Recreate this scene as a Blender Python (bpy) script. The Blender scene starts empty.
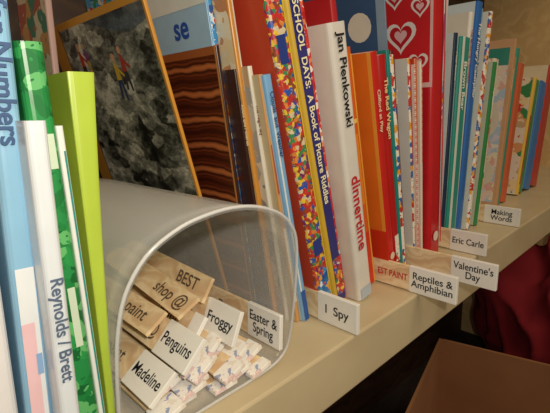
import bpy, bmesh, math, random
from mathutils import Vector, Matrix, noise
random.seed(7)
scene=bpy.context.scene
scene.view_settings.view_transform='Standard'
COL=bpy.context.collection

# ---------------------------------------------------------------- materials
_mc={}
def srgb(c):
    return tuple((x/12.92 if x<=0.04045 else ((x+0.055)/1.055)**2.4) for x in c)+(1,)
def H(h):
    h=h.lstrip('#'); return srgb(tuple(int(h[i:i+2],16)/255 for i in (0,2,4)))
def newmat(name):
    m=bpy.data.materials.new(name); m.use_nodes=True
    return m,m.node_tree.nodes,m.node_tree.links,m.node_tree.nodes['Principled BSDF']
def plain(hexc,rough=0.34,var=0.08):
    k=('p',hexc,rough,var)
    if k in _mc: return _mc[k]
    m,n,l,b=newmat('print_'+hexc.strip('#'))
    tc=n.new('ShaderNodeTexCoord'); no=n.new('ShaderNodeTexNoise'); no.inputs['Scale'].default_value=35; no.inputs['Detail'].default_value=5
    mx=n.new('ShaderNodeMixRGB'); c=H(hexc)
    mx.inputs[1].default_value=c; mx.inputs[2].default_value=tuple(x*(1-var*3) for x in c[:3])+(1,)
    l.new(tc.outputs['Object'],no.inputs['Vector']); l.new(no.outputs['Fac'],mx.inputs[0]); l.new(mx.outputs[0],b.inputs['Base Color'])
    b.inputs['Roughness'].default_value=rough
    _mc[k]=m; return m
def ramp_const(n,cols):
    r=n.new('ShaderNodeValToRGB'); r.color_ramp.interpolation='CONSTANT'
    e=r.color_ramp.elements
    while len(e)<len(cols): e.new(0.5)
    for i,c in enumerate(cols):
        e[i].position=i/len(cols)
    for i,c in enumerate(cols): e[i].color=H(c)
    return r
def mosaic(name,cols,scale=120,rough=0.35,stretch=(1,1,1),outline=None):
    if name in _mc: return _mc[name]
    m,n,l,b=newmat(name)
    tc=n.new('ShaderNodeTexCoord'); mp=n.new('ShaderNodeMapping'); mp.inputs['Scale'].default_value=stretch
    v=n.new('ShaderNodeTexVoronoi'); v.inputs['Scale'].default_value=scale
    no=n.new('ShaderNodeTexNoise'); no.inputs['Scale'].default_value=scale*.8
    add=n.new('ShaderNodeVectorMath'); add.operation='MULTIPLY_ADD'; add.inputs[1].default_value=(1.2/scale,)*3
    l.new(tc.outputs['Object'],mp.inputs[0]); l.new(tc.outputs['Object'],no.inputs['Vector'])
    l.new(no.outputs['Color'],add.inputs[0]); l.new(mp.outputs[0],add.inputs[2]); l.new(add.outputs[0],v.inputs['Vector'])
    s=n.new('ShaderNodeSeparateColor'); l.new(v.outputs['Color'],s.inputs[0])
    r=ramp_const(n,cols); l.new(s.outputs[0],r.inputs[0])
    v2=n.new('ShaderNodeTexVoronoi'); v2.inputs['Scale'].default_value=scale*2.3; l.new(add.outputs[0],v2.inputs['Vector'])
    s2=n.new('ShaderNodeSeparateColor'); l.new(v2.outputs['Color'],s2.inputs[0])
    r2=ramp_const(n,list(reversed(cols))); l.new(s2.outputs[1],r2.inputs[0])
    lt=n.new('ShaderNodeMath'); lt.operation='LESS_THAN'; lt.inputs[1].default_value=.28; l.new(v2.outputs['Distance'],lt.inputs[0])
    lt2=n.new('ShaderNodeMath'); lt2.operation='LESS_THAN'; lt2.inputs[1].default_value=.55; l.new(s2.outputs[0],lt2.inputs[0])
    mu=n.new('ShaderNodeMath'); mu.operation='MULTIPLY'; l.new(lt.outputs[0],mu.inputs[0]); l.new(lt2.outputs[0],mu.inputs[1])
    mx=n.new('ShaderNodeMixRGB'); l.new(mu.outputs[0],mx.inputs[0]); l.new(r.outputs[0],mx.inputs[1]); l.new(r2.outputs[0],mx.inputs[2])
    l.new(mx.outputs[0],b.inputs['Base Color'])
    b.inputs['Roughness'].default_value=rough
    _mc[name]=m; return m
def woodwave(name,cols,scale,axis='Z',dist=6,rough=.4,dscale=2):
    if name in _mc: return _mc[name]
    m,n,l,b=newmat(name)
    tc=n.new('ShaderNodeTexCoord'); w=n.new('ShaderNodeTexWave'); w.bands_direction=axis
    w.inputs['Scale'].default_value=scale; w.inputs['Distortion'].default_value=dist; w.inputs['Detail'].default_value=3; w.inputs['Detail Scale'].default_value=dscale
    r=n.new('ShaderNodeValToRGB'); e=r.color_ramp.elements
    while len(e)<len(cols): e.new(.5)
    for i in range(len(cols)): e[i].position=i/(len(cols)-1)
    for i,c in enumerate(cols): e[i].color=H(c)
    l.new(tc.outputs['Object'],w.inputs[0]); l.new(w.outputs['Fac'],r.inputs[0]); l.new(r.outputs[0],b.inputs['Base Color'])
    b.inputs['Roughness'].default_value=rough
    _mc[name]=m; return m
def rocky(name):
    m,n,l,b=newmat(name)
    tc=n.new('ShaderNodeTexCoord'); mp=n.new('ShaderNodeMapping'); mp.inputs['Rotation'].default_value=(0,0,.8); mp.inputs['Scale'].default_value=(1,1.7,1)
    no=n.new('ShaderNodeTexNoise'); no.inputs['Scale'].default_value=70; no.inputs['Detail'].default_value=14; no.inputs['Roughness'].default_value=.8
    # angular boulders
    wv=n.new('ShaderNodeVectorMath'); wv.operation='MULTIPLY_ADD'; wv.inputs[1].default_value=(.018,)*3
    vo=n.new('ShaderNodeTexVoronoi'); vo.inputs['Scale'].default_value=60
    sc=n.new('ShaderNodeSeparateColor')
    big=n.new('ShaderNodeTexNoise'); big.inputs['Scale'].default_value=13; big.inputs['Detail'].default_value=3
    def mul(sock,k,addsock=None):
        q=n.new('ShaderNodeMath'); q.operation='MULTIPLY_ADD'; q.inputs[1].default_value=k; q.inputs[2].default_value=0
        l.new(sock,q.inputs[0])
        if addsock is not None: l.new(addsock,q.inputs[2])
        return q.outputs[0]
    l.new(tc.outputs['Object'],mp.inputs[0]); l.new(mp.outputs[0],no.inputs['Vector']); l.new(tc.outputs['Object'],big.inputs['Vector'])
    l.new(no.outputs['Color'],wv.inputs[0]); l.new(mp.outputs[0],wv.inputs[2]); l.new(wv.outputs[0],vo.inputs['Vector']); l.new(vo.outputs['Color'],sc.inputs[0])
    val=mul(no.outputs['Fac'],.5,mul(big.outputs['Fac'],.38,mul(sc.outputs[0],.12)))
    r=n.new('ShaderNodeValToRGB'); e=r.color_ramp.elements
    for _ in range(3): e.new(.5)
    for i,(p,c) in enumerate([(0.42,'#1c1c19'),(.46,'#4a4c44'),(.50,'#74756b'),(.54,'#9a988b'),(.59,'#d4d0c1')]):
        e[i].position=p; e[i].color=H(c)
    l.new(val,r.inputs[0])
    l.new(r.outputs[0],b.inputs['Base Color'])
    b.inputs['Roughness'].default_value=.4
    return m
PAGES=woodwave('page_edges',['#cfc6b2','#efe9da','#d8d0bd'],400,'X',1,.8)
STICKWOOD=woodwave('stick_wood',['#d6b48a','#ecd4ac','#e0c296','#f2dcb6'],14,'Y',5,.6)
def shelfmat():
    m,n,l,b=newmat('cream_laminate')
    tc=n.new('ShaderNodeTexCoord'); no=n.new('ShaderNodeTexNoise'); no.inputs['Scale'].default_value=14; no.inputs['Detail'].default_value=6
    r=n.new('ShaderNodeValToRGB'); r.color_ramp.elements[0].position=.3; r.color_ramp.elements[1].position=.75
    r.color_ramp.elements[0].color=H('#bfae8c'); r.color_ramp.elements[1].color=H('#cfc09d')
    l.new(tc.outputs['Object'],no.inputs['Vector']); l.new(no.outputs['Fac'],r.inputs[0]); l.new(r.outputs[0],b.inputs['Base Color'])
    b.inputs['Roughness'].default_value=.42
    return m
SHELF=shelfmat()
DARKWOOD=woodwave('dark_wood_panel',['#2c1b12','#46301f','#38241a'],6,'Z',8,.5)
def plastic():
    m,n,l,b=newmat('frosted_clear_plastic')
    out=n['Material Output']
    b.inputs['Base Color'].default_value=(.78,.78,.76,1); b.inputs['Roughness'].default_value=.2
    tr=n.new('ShaderNodeBsdfTransparent'); tr.inputs[0].default_value=(.96,.96,.95,1)
    lw=n.new('ShaderNodeLayerWeight'); lw.inputs['Blend'].default_value=.4
    mr=n.new('ShaderNodeMapRange'); mr.inputs['To Min'].default_value=.11; mr.inputs['To Max'].default_value=.60
    ms=n.new('ShaderNodeMixShader')
    l.new(lw.outputs['Facing'],mr.inputs[0]); l.new(mr.outputs[0],ms.inputs[0]); l.new(tr.outputs[0],ms.inputs[1]); l.new(b.outputs[0],ms.inputs[2]); l.new(ms.outputs[0],out.inputs['Surface'])
    return m
PLASTIC=plastic()
def rimmat():
    m,n,l,b=newmat('plastic_rim'); out=n['Material Output']
    b.inputs['Base Color'].default_value=(.75,.75,.74,1); b.inputs['Roughness'].default_value=.2
    tr=n.new('ShaderNodeBsdfTransparent'); ms=n.new('ShaderNodeMixShader'); ms.inputs[0].default_value=.6
    l.new(tr.outputs[0],ms.inputs[1]); l.new(b.outputs[0],ms.inputs[2]); l.new(ms.outputs[0],out.inputs['Surface'])
    return m
RIM=rimmat()
def cardboard():
    m,n,l,b=newmat('cardboard')
    tc=n.new('ShaderNodeTexCoord'); no=n.new('ShaderNodeTexNoise'); no.inputs['Scale'].default_value=9
    r=n.new('ShaderNodeValToRGB'); r.color_ramp.elements[0].color=H('#85583a'); r.color_ramp.elements[1].color=H('#a6754c')
    l.new(tc.outputs['Object'],no.inputs['Vector']); l.new(no.outputs['Fac'],r.inputs[0]); l.new(r.outputs[0],b.inputs['Base Color']); b.inputs['Roughness'].default_value=.85
    return m
CARD=cardboard()

# ---------------------------------------------------------------- mesh helpers
def obj(name,verts,faces,mats,midx=None,parent=None,matrix=None,smooth=False):
    me=bpy.data.meshes.new(name); me.from_pydata(verts,[],faces)
    for m in mats: me.materials.append(m)
    if midx:
        for p,i in zip(me.polygons,midx): p.material_index=i
    if smooth:
        for p in me.polygons: p.use_smooth=True
    me.update()
    o=bpy.data.objects.new(name,me); COL.objects.link(o)
    if parent: o.parent=parent
    if matrix is not None: o.matrix_local=matrix
    return o
def fixn(o):
    bm=bmesh.new(); bm.from_mesh(o.data); bmesh.ops.recalc_face_normals(bm,faces=bm.faces); bm.to_mesh(o.data); bm.free()
def box(name,x0,x1,y0,y1,z0,z1,mat,parent=None,bevel=0,matrix=None):
    v=[(x,y,z) for x in (x0,x1) for y in (y0,y1) for z in (z0,z1)]
    f=[(0,1,3,2),(4,6,7,5),(0,4,5,1),(2,3,7,6),(0,2,6,4),(1,5,7,3)]
    o=obj(name,v,f,[mat],parent=parent,matrix=matrix); fixn(o)
    if bevel:
        md=o.modifiers.new('b','BEVEL'); md.width=bevel; md.segments=2
    return o
def empty(name,loc=(0,0,0)):
    e=bpy.data.objects.new(name,None); e.empty_display_size=.05; e.location=loc; COL.objects.link(e); return e
def text(name,s,size,mat,matrix,parent,bold=0,align='LEFT',maxw=None,sx=1,spacing=1):
    cu=bpy.data.curves.new(name,'FONT'); cu.body=s; cu.size=size; cu.offset=bold*size; cu.align_x=align; cu.align_y='CENTER'; cu.space_character=spacing; cu.space_line=.85
    t=bpy.data.objects.new(name,cu); COL.objects.link(t)
    bpy.context.view_layer.update()
    me=bpy.data.meshes.new_from_object(t.evaluated_get(bpy.context.evaluated_depsgraph_get()))
    bpy.data.objects.remove(t); me.materials.clear(); me.materials.append(mat)
    k=sx
    if maxw and len(me.vertices):
        w=max(v.co.x for v in me.vertices)-min(v.co.x for v in me.vertices)
        if w*k>maxw: k=maxw/w
    for v in me.vertices: v.co.x*=k
    o=bpy.data.objects.new(name,me); COL.objects.link(o); o.parent=parent; o.matrix_local=matrix
    return o
def M4(cx,cy,cz,loc):
    m=Matrix.Identity(4)
    for i in range(3): m[i][0]=cx[i]; m[i][1]=cy[i]; m[i][2]=cz[i]; m[i][3]=loc[i]
    return m
def spineM(x,z,e=.0004): return M4((0,0,-1),(1,0,0),(0,-1,0),(x,-e,z))
def coverM(t,y,z,e=.0004): return M4((0,-1,0),(0,0,1),(-1,0,0),(-t/2-e,y,z))
def poly(name,pts,mat,matrix,parent):
    return obj(name,[(p[0],p[1],0) for p in pts],[tuple(range(len(pts)))],[mat],parent=parent,matrix=matrix)
def circle(cx,cy,r,n=16,ry=None):
    ry=ry or r
    return [(cx+r*math.cos(2*math.pi*i/n),cy+ry*math.sin(2*math.pi*i/n)) for i in range(n)]
def heart(cx,cy,s,n=28):
    return [(cx+s*16*math.sin(t)**3/17, cy+s*(13*math.cos(t)-5*math.cos(2*t)-2*math.cos(3*t)-math.cos(4*t))/17) for t in [2*math.pi*i/n for i in range(n)]]
def rect(x0,x1,y0,y1): return [(x0,y0),(x1,y0),(x1,y1),(x0,y1)]

ROW=empty('row_of_books')
def book(l0,r0,a,h,Y,D,spine,cover=None,deco=(),hard=False,ttop=None,name='book'):
    """l0,r0: mm footprint on the shelf; a: lean in degrees (+ leans to +x)"""
    th=math.radians(a); t=(r0-l0)/1000*math.cos(th)
    cover=cover or spine
    x0=(l0+r0)/2000
    c=.0022 if hard else .0007
    c=min(c,t*.22)
    rr=min(t*.32,.004)
    def prof(off):
        r=rr; p=[(-t/2+off,D)]
        for i in range(5):
            q=math.pi/2*i/4
            p.append((-t/2+off+r*(1-math.cos(q)), off+r*(1-math.sin(q))))
        return p+[(-x,y) for x,y in reversed(p)]
    po=prof(0); pi=prof(c); n=len(po)
    V=[];F=[];MI=[]
    tt=(ttop/1000 if ttop else t)
    NZ=8 if ttop else 1
    for k in range(NZ+1):
        z=h*k/NZ; s=1+(tt/t-1)*(k/NZ)**1.6
        for (x,y) in po: V.append((x*s+(s-1)*t/2,y,z))
        for (x,y) in pi: V.append((x*s+(s-1)*t/2,y,z))
    st=2*n
    for k in range(NZ):
        b0=k*st;b1=b0+st
        for i in range(n-1):
            F.append((b0+i,b0+i+1,b1+i+1,b1+i))
            MI.append(1 if i==0 else (2 if i==n-2 else 0))
            F.append((b0+n+i+1,b0+n+i,b1+n+i,b1+n+i+1)); MI.append(2)
        F.append((b0,b1,b1+n,b0+n)); MI.append(2)
        F.append((b0+n-1,b0+2*n-1,b1+2*n-1,b1+n-1)); MI.append(2)
    for i in range(n-1):
        F.append((i+1,i,n+i,n+i+1)); MI.append(0)
        b=NZ*st; F.append((b+i,b+i+1,b+n+i+1,b+n+i)); MI.append(0)
    g=.003 if hard else .0003
    e=len(V); q=.0002
    for k,z in ((0,g),(1,h-g)):
        s=1 if (k==0) else tt/t
        for (x,y) in ((-t/2+c+q,c+rr*.5),(t/2-c-q,c+rr*.5),(t/2-c-q,D-g),(-t/2+c+q,D-g)):
            V.append((x*s+(s-1)*t/2,y,z))
    for f in ((0,1,2,3),(4,7,6,5),(0,4,5,1),(1,5,6,2),(2,6,7,3),(3,7,4,0)):
        F.append(tuple(e+i for i in f)); MI.append(3)
    lift=t/2*abs(math.sin(th))
    mat=Matrix.Translation((x0,Y,lift+.0005))@Matrix.Rotation(th,4,'Y')
    o=obj(name,V,F,[spine,cover,spine,PAGES],MI,ROW,mat); fixn(o)
    sw=t-2*rr*.4
    for di,d in enumerate(deco):
        k=d[0]
        if k=='t':
            _,s,zt,sz,col=d[:5]
            text('title',s,sz,plain(col,.5,.0),spineM(0,zt,.0012),o,bold=.02,maxw=(d[6] if len(d)>6 else zt-.01))
        elif k=='r':
            _,z0,z1,f0,f1,col=d
            f0=max(f0,-.44); f1=min(f1,.44); yy=-.0002-.0001*di
            mm=plain(col,.4) if isinstance(col,str) else col
            obj('spine_band',[(f0*sw,yy,z0),(f1*sw,yy,z0),(f1*sw,yy,z1),(f0*sw,yy,z1)],[(0,1,2,3)],[mm],parent=o)
        elif k=='c':
            _,z,r,col=d
            poly('logo',circle(0,0,min(r,sw*.42)),plain(col),spineM(0,z,.0011),o)
        elif k=='cr':
            _,y0,y1,z0,z1,col=d[:6]; ee=.0002+ (d[6] if len(d)>6 else 0)
            mm=plain(col,.4) if isinstance(col,str) else col
            poly('cover_print',rect(-y1,-y0,z0,z1),mm,coverM(t,0,0,ee),o)
        elif k=='cp':
            _,pts,col,ee=d
            poly('cover_print',[(-y,z) for y,z in pts],plain(col,.4),coverM(t,0,0,ee),o)
        elif k=='ct':
            _,s,y,z,sz,col=d[:6]
            text('cover_title',s,sz,plain(col,.4,0),coverM(t,y,z,.0008),o,bold=.02)
    return o

ISPY1=mosaic('ispy_blocks',['#c8312b','#e8c43a','#2b58b0','#d9c8a4','#d98736','#3c8a54','#b8342c','#8a4a2c','#cf3b30','#7a2a6a'],300)
BLUEM=mosaic('blue_mosaic',['#2c6fb5','#4aa0d8','#c43a35','#2458a0','#dfe8ee','#3a8fd0','#e2a63a','#2c6fb5'],260)
REDM=mosaic('red_mosaic',['#c92a2a','#d63a30','#f0e8dc','#b81f24','#e08a5a','#c92a2a','#d63a30'],260)
GREENM=mosaic('green_leafy',['#1f7a3c','#2a8f48','#17602f','#268545','#1f7a3c','#1c7038','#5fae68'],140)
PASTEL=mosaic('pastel_cover',['#f0dccb','#e9b7a8','#dcd6e6','#efe9dd','#b8cfe6','#f1e7c9'],90)
KIDS=mosaic('kids_cover',['#d9463a','#f0d8a8','#3f8f58','#e8dccb','#e0a06a','#efe2c8','#c9b08a','#e8dccb'],55)
FAIRY=mosaic('fairy_cover',['#2f7fc4','#56aee0','#e8e2c8','#d24a3e','#2a68b4','#7cc0e4','#3e9a6a'],170)
WAVY=woodwave('layered_strata_cover',['#3a140a','#5c2412','#451a0d','#7a3820','#4e2010','#3a140a','#b5683a'],15,'Z',3.2,.4,1.0)
ROCK=rocky('mountain_photo_print')
SPACE=mosaic('space_cover',['#b9b2a8','#a8a49e','#d8cdb8','#8e8c8a','#c9a882','#c4bcae'],70)
STRIPE=woodwave('striped_spine',['#e9e2d6','#c8332d','#e9e2d6','#d84a3a'],45,'Z',.4,.4,1)
CARS=mosaic('toy_pattern',['#efe8dc','#c8332d','#efe8dc','#3a6ab0','#e8a63a','#efe8dc'],180)

# ---------------- left group
book(-8,28,2.5,.150,.20,.2,plain('#e8e6e6'),deco=[('r',.02,.1,-.4,.3,'#e9bcc4'),('r',.10,.13,-.4,.4,'#7aa7d6')],name='picture_book')
book(29.5,40.4,3.2,.252,.199,.24,plain('#8fc0e0',.3),deco=[('r',.0,.125,-.5,.5,'#e9edf0'),('t','for Numbers',.232,.0105,'#274a78','', .068),('r',.055,.1,-.5,.2,'#eec6cc'),('r',.02,.045,-.3,.5,'#6a94cc'),('r',.075,.085,.1,.4,'#8fb2dc')],name='counting_book')
book(41,49.2,2.2,.186,.186,.24,plain('#dfe6ec',.25),deco=[('t','Reynolds / Brett',.122,.0072,'#55657c','',.07)],name='picture_book')
book(53,64,0,.217,.2,.25,GREENM,cover=plain('#1f7a3c'),deco=[('r',.165,.18,-.1,.45,'#cfe0c8'),('r',.08,.11,-.1,.3,'#cfe0c8')],name='picture_book')
book(64.3,67.6,0,.183,.203,.25,plain('#e9ece8'),deco=[('r',.01,.172,.1,.5,'#2f8f86')],name='thin_paperback')
book(68.6,71.8,1.2,.206,.204,.25,plain('#b4cc46',.35),ttop=12,name='lime_paperback')

# ---------------- group behind the bin
def person(y,z,s,body,legs):
    return [('cp',[(y-.3*s,z),(y-.1*s,z+1.1*s),(y+.25*s,z+1.1*s),(y+.35*s,z)],body,.0006),
            ('cp',[(y-.3*s,z),(y-.45*s,z-1.3*s),(y-.2*s,z-1.3*s),(y,z-.2*s),(y+.25*s,z-1.2*s),(y+.5*s,z-1.2*s),(y+.3*s,z)],legs,.0007),
            ('cp',circle(y+.05*s,z+1.4*s,.26*s,10),'#d9a27c',.0008),
            ('cp',[(y-.1*s,z+.9*s),(y-.9*s,z+.3*s),(y-.8*s,z+.15*s),(y-.1*s,z+.6*s)],body,.0009)]
deco=[('cr',.0,.19,0,.274,'#d99a3c'),('cr',.002,.162,.0,.268,ROCK,.0002),('cr',.162,.163,0,.27,'#5b3a1a',.0004),
      ('cp',[(.002,.268),(.002,.256),(.03,.250),(.06,.256),(.09,.264),(.11,.268)],'#93a3b4',.0004),
      ('cp',[(.045,.10),(.060,.13),(.052,.15),(.066,.175),(.058,.19),(.052,.178),(.046,.15),(.050,.135),(.038,.11)],'#2b2b27',.0004)]
deco+=person(.070,.218,.013,'#d8b23a','#2d3f66')+person(.056,.224,.012,'#b9402e','#3a3c44')+person(.132,.234,.012,'#c4452f','#3b3b3b')+person(.120,.238,.009,'#8e4a8e','#c9a040')
book(219,222,-13,.274,.288,.185,plain('#d99a3c'),cover=plain('#d99a3c'),deco=deco,name='mountain_photo_book')
book(223,226.3,-6.2,.232,.262,.2,plain('#3a1a0e'),cover=WAVY,deco=[('cr',.0,.2,.226,.232,'#a05a30',.0002),('cr',0,.002,0,.232,'#c88a4a',.0003)],name='rock_strata_book')
book(227,229,-6.4,.285,.27,.2,plain('#7fb4dd'),cover=plain('#a9d0ec',.35),deco=[('ct','se',.046,.249,.024,'#1f4fa8'),('cr',0,.2,.262,.285,'#e9efe9',.0003)],name='blue_picture_book')
book(230,236,-6.5,.30,.272,.2,BLUEM,cover=FAIRY,name='fairy_tale_book')
book(236.5,240.3,-6.9,.216,.258,.2,plain('#3a2018'),cover=plain('#4a2a1c'),deco=[('t','Rocks and Minerals',.19,.004,'#e0c9a0')],name='dark_book')
book(240.6,246,-7.5,.30,.256,.2,plain('#d9973e'),cover=mosaic('tan_cover',['#d8a868','#e8cfa0','#c98a5a','#e9dcc0'],60),deco=[('r',.20,.29,.1,.5,'#e9dfc9')],name='tan_book')
book(246.5,251,-8.2,.218,.248,.2,plain('#efe8d8'),cover=SPACE,deco=[('t','The Night Sky',.19,.004,'#7a3a2a')],name='sky_book')
book(251.5,255.8,-9,.212,.24,.2,plain('#d8a060'),cover=plain('#d9c7a2'),deco=[('r',.02,.09,-.5,.5,'#e8dfcf'),('r',.12,.16,-.4,.4,'#b8563a')],name='thin_book')
book(256.2,264.5,-10,.212,.236,.2,plain('#7fb6e4',.3),cover=plain('#cfe0ee'),deco=[('r',.0,.19,-.5,-.15,'#e9f0f4'),('t','Clouds  and  Weather',.2,.0055,'#20407c'),('r',.0,.03,-.5,.5,'#2a5aa8')],name='weather_book')
book(275,293.5,-12.4,.295,.23,.24,ISPY1,cover=plain('#cf4a30'),deco=[('r',.0,.045,-.5,.5,BLUEM),('r',.06,.075,-.4,.3,'#2a3f8e'),('r',.22,.24,-.4,.2,'#2a3f8e'),('r',.0,.29,.36,.5,'#e6c83a')],name='i_spy_style_book')
book(295,312.5,-12.6,.30,.23,.24,plain('#d8b43c'),cover=plain('#584a9a'),deco=[('r',.004,.29,-.34,.5,'#37357e'),('r',.012,.05,-.3,.42,ISPY1),('t','SPY  SCHOOL  DAYS:  A Book of Picture Riddles',.285,.0088,'#f2e9c0','',.225)],name='picture_riddle_book')
book(314,320,-12,.29,.236,.24,REDM,deco=[],name='red_patterned_book')
book(321,343,-10.3,.251,.222,.22,plain('#e9e4dc',.3),deco=[('t','Jan Pienkowski',.243,.0125,'#1b1b1b','',.10),('t','dinnertime',.125,.0165,'#c4222a','',.105),('r',.0,.012,-.5,.5,'#b9c9d8')],name='pop_up_book')
book(344,351.5,-10.6,.275,.234,.22,plain('#b8252a',.3),deco=[('r',.05,.2,-.2,.2,'#e0857a')],name='red_book')
book(354,371,-11.2,.236,.236,.22,plain('#e2661f',.35),deco=[('r',.0,.06,-.5,.5,'#d93a1c'),('r',.0,.23,.28,.5,'#f2a63e'),('r',.09,.16,-.4,.2,'#ee8a2a'),('r',.17,.174,-.4,.25,'#f8d26a')],name='orange_book')
book(379,392,-11,.233,.224,.22,plain('#d3261f',.3),cover=plain('#ec7a24'),deco=[('cr',.0,.22,.0,.06,'#d93a1c'),('cr',.0,.004,.06,.233,'#f2a63e'),('t','Clifford at Play',.20,.0065,'#f0d8b8'),('c',.03,.004,'#f0d8b8')],name='red_book')
book(392.5,405,-10.6,.231,.225,.22,plain('#c01d1c',.3),deco=[('t','The Red Wagon',.21,.0085,'#f6d9a0'),('r',.02,.05,-.4,.4,CARS)],name='red_book')
book(406,411,-10.2,.236,.226,.22,plain('#1f8f86'),name='thin_teal_book')
book(411.5,417,-10,.232,.226,.22,CARS,name='thin_white_book')
book(417.5,424.6,-9.6,.236,.23,.22,plain('#7a1820'),deco=[('t','Trucks',.2,.005,'#f0e0c0')],name='maroon_book')
book(425,426.8,-8.6,.30,.241,.22,plain('#5f7f9c'),cover=plain('#93aabf',.3),deco=[('cr',.01,.2,.238,.30,'#3a5c84'),('cp',circle(.03,.262,.014,16),'#e9e2d2',.0005),('cp',circle(.06,.255,.012,16),'#c8503a',.0005)],name='blue_grey_book')
cols=['#e9e4da','#c8332d','#f0e6d2','#d24a34','#e9e4da','#b82a2c']
sm=[CARS,plain('#c8332d'),STRIPE,plain('#e0702a'),plain('#f0e6d2'),STRIPE]
x=434
for i,c in enumerate(cols):
    w=[4,4.5,3,5,3.5,3.5][i]
    book(x,x+w-.3,-7.9+i*.5,.229-.003*(i%3),.226+.002*(i%2),.21,sm[i],cover=plain(c),deco=[('r',.05,.12,-.2,.25,cols[(i+1)%6])] if i%2 else (),name='thin_paperback'); x+=w
dv=[('cr',.0,.22,.20,.31,'#efc9c6',.0),('cr',.003,.10,.205,.308,'#d8262c',.0002)]
for (hy,hz,s) in [(.036,.254,.019),(.014,.280,.011),(.070,.272,.015),(.016,.226,.012),(.062,.228,.012),(.043,.293,.013),(.09,.245,.01)]:
    dv+=[('cp',heart(hy,hz,s),'#f4ece8',.0006),('cp',heart(hy,hz,s*.74),'#c41f2b',.0008),('cp',heart(hy,hz,s*.42),'#f0c0c4',.001)]
book(459,485,-3.9,.31,.221,.22,plain('#cc1f26',.28),cover=plain('#c8202a',.3),deco=dv+[('r',.02,.29,.3,.5,'#e23a3a'),('c',.03,.006,'#f2e0d0')],hard=True,name='valentine_book')
book(486,493,-2,.28,.236,.22,CARS,cover=plain('#f0ece4'),name='white_book')
book(493.5,503,-1,.27,.236,.22,plain('#c2342e'),deco=[('r',.0,.2,-.5,-.1,'#efe6da')],name='red_book')
book(503.5,510,-.3,.305,.24,.22,plain('#e6e8ea'),cover=PASTEL,deco=[('r',.15,.28,-.3,.3,'#8a4a9a')],name='pastel_book')
book(510.5,517,.4,.298,.242,.22,plain('#d7dce4'),cover=PASTEL,deco=[('r',.1,.24,-.3,.3,BLUEM)],name='pastel_book')
book(525,533,1.6,.262,.238,.22,plain('#17324f'),cover=plain('#dfe6e6'),deco=[('t','Mister Seahorse',.24,.005,'#e8e8e0')],name='navy_book')
book(533.5,560,2.1,.258,.235,.22,plain('#2a9a8c',.3),cover=plain('#e6ece8'),deco=[('r',.0,.258,-.5,-.15,'#e9ede6'),('t','Brown Bear',.23,.012,'#f0f0e8')],name='teal_book')
book(562,572,3,.29,.24,.22,plain('#efece4'),cover=plain('#e8e0d4'),deco=[('t','The Mixed-Up Chameleon',.27,.006,'#b03028')],name='white_book')
book(576,592,4.1,.305,.24,.22,plain('#2f6fc0',.3),cover=plain('#dce8f2'),deco=[('t','The Hungry Caterpillar',.28,.010,'#f4f4f0')],name='blue_book')
book(592.5,606,4.5,.30,.245,.22,plain('#86b8dc'),cover=plain('#f0e6d8'),deco=[('t','Dream Snow',.26,.009,'#20407c')],name='light_blue_book')
book(612,622,5.3,.298,.24,.22,CARS,cover=plain('#f0ece0'),name='white_book')
book(622.5,634,6,.29,.245,.22,plain('#d0482e'),cover=PASTEL,deco=[('r',.05,.25,-.2,.2,'#f0d8a8')],name='orange_spine_book')
book(640,650,7.0,.235,.24,.22,plain('#2f8f4a'),cover=plain('#cfe0c8'),deco=[('t','Alphabet',.2,.007,'#f4f4f0')],name='green_book')
book(650.5,668,7.4,.24,.245,.22,plain('#e9dcc8'),cover=KIDS,deco=[('r',.05,.2,-.2,.3,KIDS)],name='picture_book')
book(679,684,7.5,.19,.255,.21,plain('#5aa0c8'),cover=plain('#e0d0b8'),name='blue_book')
book(684.5,690,7.6,.18,.255,.21,plain('#d8b890'),name='thin_paperback')
dk=[('cr',.0,.21,.0,.275,'#e2b48a',.0),('cr',.006,.2,.012,.262,PASTEL,.0002),('cr',.006,.2,.235,.262,'#3f9a8a',.0004),
    ('cp',circle(.06,.19,.03,20),'#d8463a',.0005),('cp',circle(.06,.11,.035,20,.05),'#4f9a5a',.0005),('cp',circle(.03,.06,.022,18),'#efe6d2',.0007),('cp',circle(.11,.15,.035,20),'#e8a04a',.0006),('cp',circle(.09,.05,.03,20),'#3a78b8',.0006),('cp',circle(.03,.15,.02,16,.03),'#efe6d2',.0007)]
book(752,762,5.8,.275,.252,.21,plain('#d8a070'),cover=plain('#e2b48a'),deco=dk,name='picture_book')
book(763,772,6.2,.26,.256,.21,plain('#c8392e'),cover=PASTEL,deco=[('t','Word Families',.23,.006,'#f4e4c8')],name='picture_book')
book(773,790,6.8,.25,.26,.21,plain('#c9a070'),cover=KIDS,name='picture_book')
book(792,806,7.4,.265,.262,.21,plain('#3a9a86'),cover=plain('#e9dcc8'),name='teal_book')
book(807,830,8,.24,.26,.21,plain('#d8643a'),cover=KIDS,name='picture_book')
book(887,900,11.0,.22,.26,.2,plain('#e8c04a'),cover=KIDS,deco=[('r',.02,.15,-.3,.3,'#c8392f')],name='picture_book')
book(901,925,11.1,.215,.262,.2,plain('#3f8f58'),cover=KIDS,name='picture_book')
book(930,966,11.2,.21,.26,.2,plain('#3a78c0'),cover=PASTEL,name='picture_book')
book(970,1010,11.4,.24,.26,.2,plain('#c0392e'),cover=plain('#e9d8b8'),name='picture_book')
book(130,136,2,.315,.42,.08,plain('#c8a6a0'),cover=mosaic('back_cover',['#c06a5a','#e8dcc0','#4f8f7a','#d8a868'],60),name='picture_book')

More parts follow.
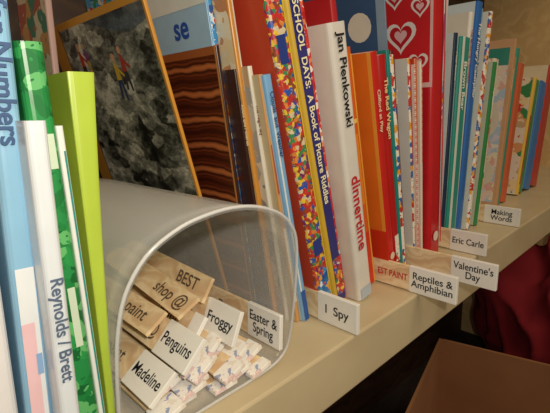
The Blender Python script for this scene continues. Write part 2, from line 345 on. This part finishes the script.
# ---------------------------------------------------------------- bookshelf
BS=empty('bookshelf')
SIDE=woodwave('tan_wood_side',['#d6b27c','#e8c890','#dcba84'],8,'X',8,.5)
box('shelf_board',-.42,1.32,.19,.515,-.05,0,SHELF,BS,.002)
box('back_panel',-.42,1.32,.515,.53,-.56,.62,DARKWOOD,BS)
box('side_panel',1.32,1.345,.19,.53,-.56,.62,SIDE,BS)
box('side_panel_near',-.445,-.42,.19,.53,-.56,.62,SIDE,BS)
box('top_board',-.42,1.32,.19,.515,.60,.62,SHELF,BS)

# ---------------------------------------------------------------- plastic bin
def bin_():
    P=[(74,22),(73.2,40),(73.2,60),(74.5,82),(79,103),(90,120),(106,129.5),(122,133.3),(142,134.3),(162,131),(181,122.5),(194,110),(200,95),(203,72),(204.5,48),(204.5,24),(201,10),(190,3),(170,1.2),(140,1),(110,1),(90,2),(79,8)]
    pts=[];n=len(P)
    for i in range(n):
        p0,p1,p2,p3=[Vector(P[(i+k)%n]) for k in (-1,0,1,2)]
        for s in range(4):
            t=s/4
            pts.append(.5*((2*p1)+(-p0+p2)*t+(2*p0-5*p1+4*p2-p3)*t*t+(-p0+3*p1-3*p2+p3)*t**3))
    pts=[(p.x/1000,max(p.y/1000,.0006)) for p in pts]
    n=len(pts); V=[];F=[]
    NY=12; yb=.385; cx=.130
    def ring(f):
        out=[]
        for (x,z) in pts:
            yf=.207-.024*min(1,z/.13)
            s=1-.09*f
            out.append((cx+(x-cx)*s,yf+(yb-yf)*f,z*(1-.02*f)))
        return out
    for k in range(NY+1): V+=ring(k/NY)
    for k in range(NY):
        for i in range(n):
            j=(i+1)%n; F.append((k*n+i,k*n+j,(k+1)*n+j,(k+1)*n+i))
    F.append(tuple(NY*n+i for i in range(n)))
    o=obj('plastic_magazine_bin',V,F,[PLASTIC,RIM],smooth=True); fixn(o)
    sd=o.modifiers.new('s','SOLIDIFY'); sd.thickness=.0018; sd.offset=-1
    cu=bpy.data.curves.new('rim','CURVE'); cu.dimensions='3D'; sp=cu.splines.new('POLY'); r=ring(0); sp.points.add(len(r)-1)
    for i,p in enumerate(r): sp.points[i].co=(p[0],p[1],p[2]+.0004,1)
    sp.use_cyclic_u=True; cu.bevel_depth=.0011; cu.bevel_resolution=2; cu.materials.append(RIM)
    c=bpy.data.objects.new('rim',cu); COL.objects.link(c); c.parent=o
bin_()

# ---------------------------------------------------------------- label sticks
TAPE=plain('#f1efe9',.35,.02); INK=plain('#15161c',.5,0); RED=plain('#c22a26',.5,0)
TAPEP=mosaic('tape_patterned',['#efece6','#efece6','#e4dcd0','#e4c8c6','#efece6','#9aa8c8','#efece6','#ddd6cc','#efece6','#efece6'],200)
def stick_geo(name,parent,L=.3,W=.027,T=.0042,lab=.045,mat_tape=TAPE,matrix=None):
    e=obj(name,[],[],[],parent=parent,matrix=matrix)
    pts=[(0.001,-W/2+.001),(L-.012,-W/2+.001)]+[(L-.012+.012*math.sin(a),-(W/2-.001)*math.cos(a)) for a in [math.pi*i/8 for i in range(1,8)]]+[(L-.012,W/2-.001),(0.001,W/2-.001)]
    n=len(pts); V=[(x,y,-T/2) for x,y in pts]+[(x,y,T/2) for x,y in pts]
    F=[tuple(reversed(range(n))),tuple(range(n,2*n))]+[(i,(i+1)%n,n+(i+1)%n,n+i) for i in range(n)]
    w=obj('wood_blade',V,F,[STICKWOOD],parent=e); fixn(w)
    if lab: box('label_tape',0,lab,-W/2,W/2,-T/2-.0004,T/2+.0004,mat_tape,e,.0005)
    return e
def lbl(e,s,size,lab=.045,T=.0042,mx=None):
    m=M4((-1,0,0),(0,-1,0),(0,0,1),(lab/2,0,T/2+.0007))
    text('label_text',s,size,INK,m,e,bold=.012,align='CENTER',maxw=mx or lab-.006)
def standing(X,Y0,Y1,s,size,W=.027,lab=.045,yaw=0,paint=None,T=.0036):
    L=Y1-Y0
    m=Matrix.Translation((X,Y0,W/2+.0006))@Matrix.Rotation(math.radians(yaw),4,'Z')@M4((0,1,0),(0,0,-1),(-1,0,0),(0,0,0))
    e=stick_geo('label_stick',None,L=L,W=W,lab=lab,matrix=m,T=T)
    lbl(e,s,size,lab,T)
    if paint:
        text('printed_text',paint,.0095,RED,M4((-1,0,0),(0,-1,0),(0,0,1),(lab+.019,0,T/2+.0004)),e,bold=.02,align='CENTER',maxw=.034)
    return e
standing(.270,.188,.45,'I  Spy',.0115,lab=.042)
standing(.3752,.152,.43,'Reptiles &\nAmphibian',.0100,lab=.048,paint='EST PAINT')
standing(.4295,.136,.42,"Valentine's\nDay",.0108,lab=.046)
standing(.5212,.180,.45,'Eric Carle',.0110,lab=.044)
standing(.6735,.190,.45,'Making\nWords',.0105,lab=.050)

BD=empty('bundle_of_label_sticks')
def laid(X,Z,roll,Y0,s=None,size=.0105,yaw=0,L=.165,tape=TAPE,lab=.036,paint=None,pitch=0,W=.024):
    T=.0028
    m=Matrix.Translation((X,Y0,Z))@Matrix.Rotation(math.radians(yaw),4,'Z')@Matrix.Rotation(math.radians(pitch),4,'X')@Matrix.Rotation(math.radians(roll),4,'Y')@M4((0,1,0),(0,0,-1),(-1,0,0),(0,0,0))
    e=stick_geo('stick',BD,L=L,lab=lab,mat_tape=tape,matrix=m,T=T,W=W)
    if s: lbl(e,s,size,lab,T)
    if paint: text('printed_text',paint,.013,plain('#5c4c3c',.6,0),M4((-1,0,0),(0,-1,0),(0,0,1),((lab or 0)+.026,0,T/2+.0003)),e,bold=.01,align='CENTER')
laid(.197,.0270,4,.204,'Easter &\nSpring',.0110,paint='Best',W=.027)
laid(.160,.0440,24,.207,'Froggy',.0105,paint='BEST')
laid(.125,.0405,46,.206,'Penguins',.0110,paint='shop @',lab=.038)
laid(.106,.0240,54,.213,'Madeline',.0105,paint='paint',lab=.038)
r=random.Random(3)
for (X,Z,ro) in [(.150,.0040,89),(.122,.0040,90),(.178,.0055,82),(.164,.0085,80),(.136,.0080,84),(.108,.0085,78),(.180,.0115,70),(.155,.0135,72),(.126,.0130,78),(.168,.0175,62),(.143,.0185,66),(.116,.0170,70),(.156,.0235,56),(.134,.0240,60),(.147,.0290,48),(.128,.0300,54)]:
    laid(X,Z,ro,.209+r.uniform(-.004,.018),tape=TAPEP,yaw=r.uniform(-4,4),lab=r.uniform(.006,.018),W=.019)
laid(.145,.0400,40,.230,tape=TAPE,paint='paint',lab=.012,L=.14,W=.021)
laid(.140,.058,62,.232,lab=0,paint='shop @',yaw=-3,L=.135,pitch=3,W=.021)
laid(.163,.060,34,.242,lab=0,paint='BEST',L=.13,pitch=2,W=.021)
laid(.120,.052,58,.240,lab=0,paint='paint',L=.13,yaw=2,pitch=2,W=.021)

# ---------------------------------------------------------------- below the shelf
box('floor',-1.6,2.6,-1.6,.60,-.60,-.56,woodwave('floor_carpet',['#2a211d','#3a2e28','#211a17'],30,'X',10,.9))
box('wall_back',-1.6,2.6,.60,.65,-.6,1.6,plain('#b8ab92',.8))
box('wall_right',2.6,2.65,-1.6,.65,-.6,1.6,plain('#b8ab92',.8))
CB=empty('cardboard_box',(.80,.355,-.56)); CB.rotation_euler=(0,0,math.radians(14))
th=.005; hh=.26
box('side_far',-th,0,-.42,0,0,hh,CARD,CB); box('side_back',-.42,-th,-th,0,0,hh,CARD,CB)
box('side_near',-.42-th,-.42,-.42,0,0,hh,CARD,CB); box('side_front',-.42,-th,-.42,-.42+th,0,hh,CARD,CB)
box('bottom',-.42,-th,-.42+th,-th,.001,.006,CARD,CB)
fl=box('flap',0,.004,-.41,-.01,0,.12,CARD,CB); fl.location=(.001,0,hh); fl.rotation_euler=(0,math.radians(165),0)
def heap():
    bm=bmesh.new(); bmesh.ops.create_icosphere(bm,subdivisions=6,radius=1)
    for v in bm.verts:
        p=v.co.copy()
        f=1-abs(noise.noise(Vector((p.x*1.3+p.z*1.5,p.y*3.2,p.z*.8))))*2
        d=noise.noise(p*1.4)*.22+f*f*.16+noise.noise(p*5)*.04
        v.co=p*(1+d); v.co.x*=.11; v.co.y*=.19; v.co.z*=.23
        if v.co.z<-.19: v.co.z=-.19
    me=bpy.data.meshes.new('red_fleece_jacket'); bm.to_mesh(me); bm.free()
    for p in me.polygons: p.use_smooth=True
    me.materials.append(plain('#961a28',.9)); o=bpy.data.objects.new('red_fleece_jacket',me); o.location=(1.165,.19,-.37); COL.objects.link(o)
heap()

# ---------------------------------------------------------------- lights
def light(name,kind,loc,energy,color,size,target=None):
    d=bpy.data.lights.new(name,kind); d.energy=energy; d.color=color
    if kind=='AREA': d.size=size
    else: d.shadow_soft_size=size
    o=bpy.data.objects.new(name,d); o.location=loc; COL.objects.link(o)
    if target: o.rotation_euler=(Vector(target)-Vector(loc)).to_track_quat('-Z','Y').to_euler()
    return o
light('camera_flash','POINT',(.0,-.07,.25),3.9,(1,.92,.78),.010)
light('ceiling_lamp','AREA',(.4,-.9,1.5),13,(1,.80,.53),.8,(.4,.3,0))
w=bpy.data.worlds.new('w'); scene.world=w; w.use_nodes=True
w.node_tree.nodes['Background'].inputs[0].default_value=(1,.82,.60,1); w.node_tree.nodes['Background'].inputs[1].default_value=.19

# ---------------------------------------------------------------- camera
R=Vector((0.716,-0.697,-0.0357)).normalized();U=Vector((0.188,0.1435,0.9716)); U=(U-R*U.dot(R)).normalized(); Bk=R.cross(U)
cam=bpy.data.cameras.new('camera'); cam.sensor_width=36; cam.lens=36*432/550; cam.clip_start=.005
co=bpy.data.objects.new('camera',cam); COL.objects.link(co)
co.matrix_world=M4(R,U,Bk,(0,0,.19)); scene.camera=co
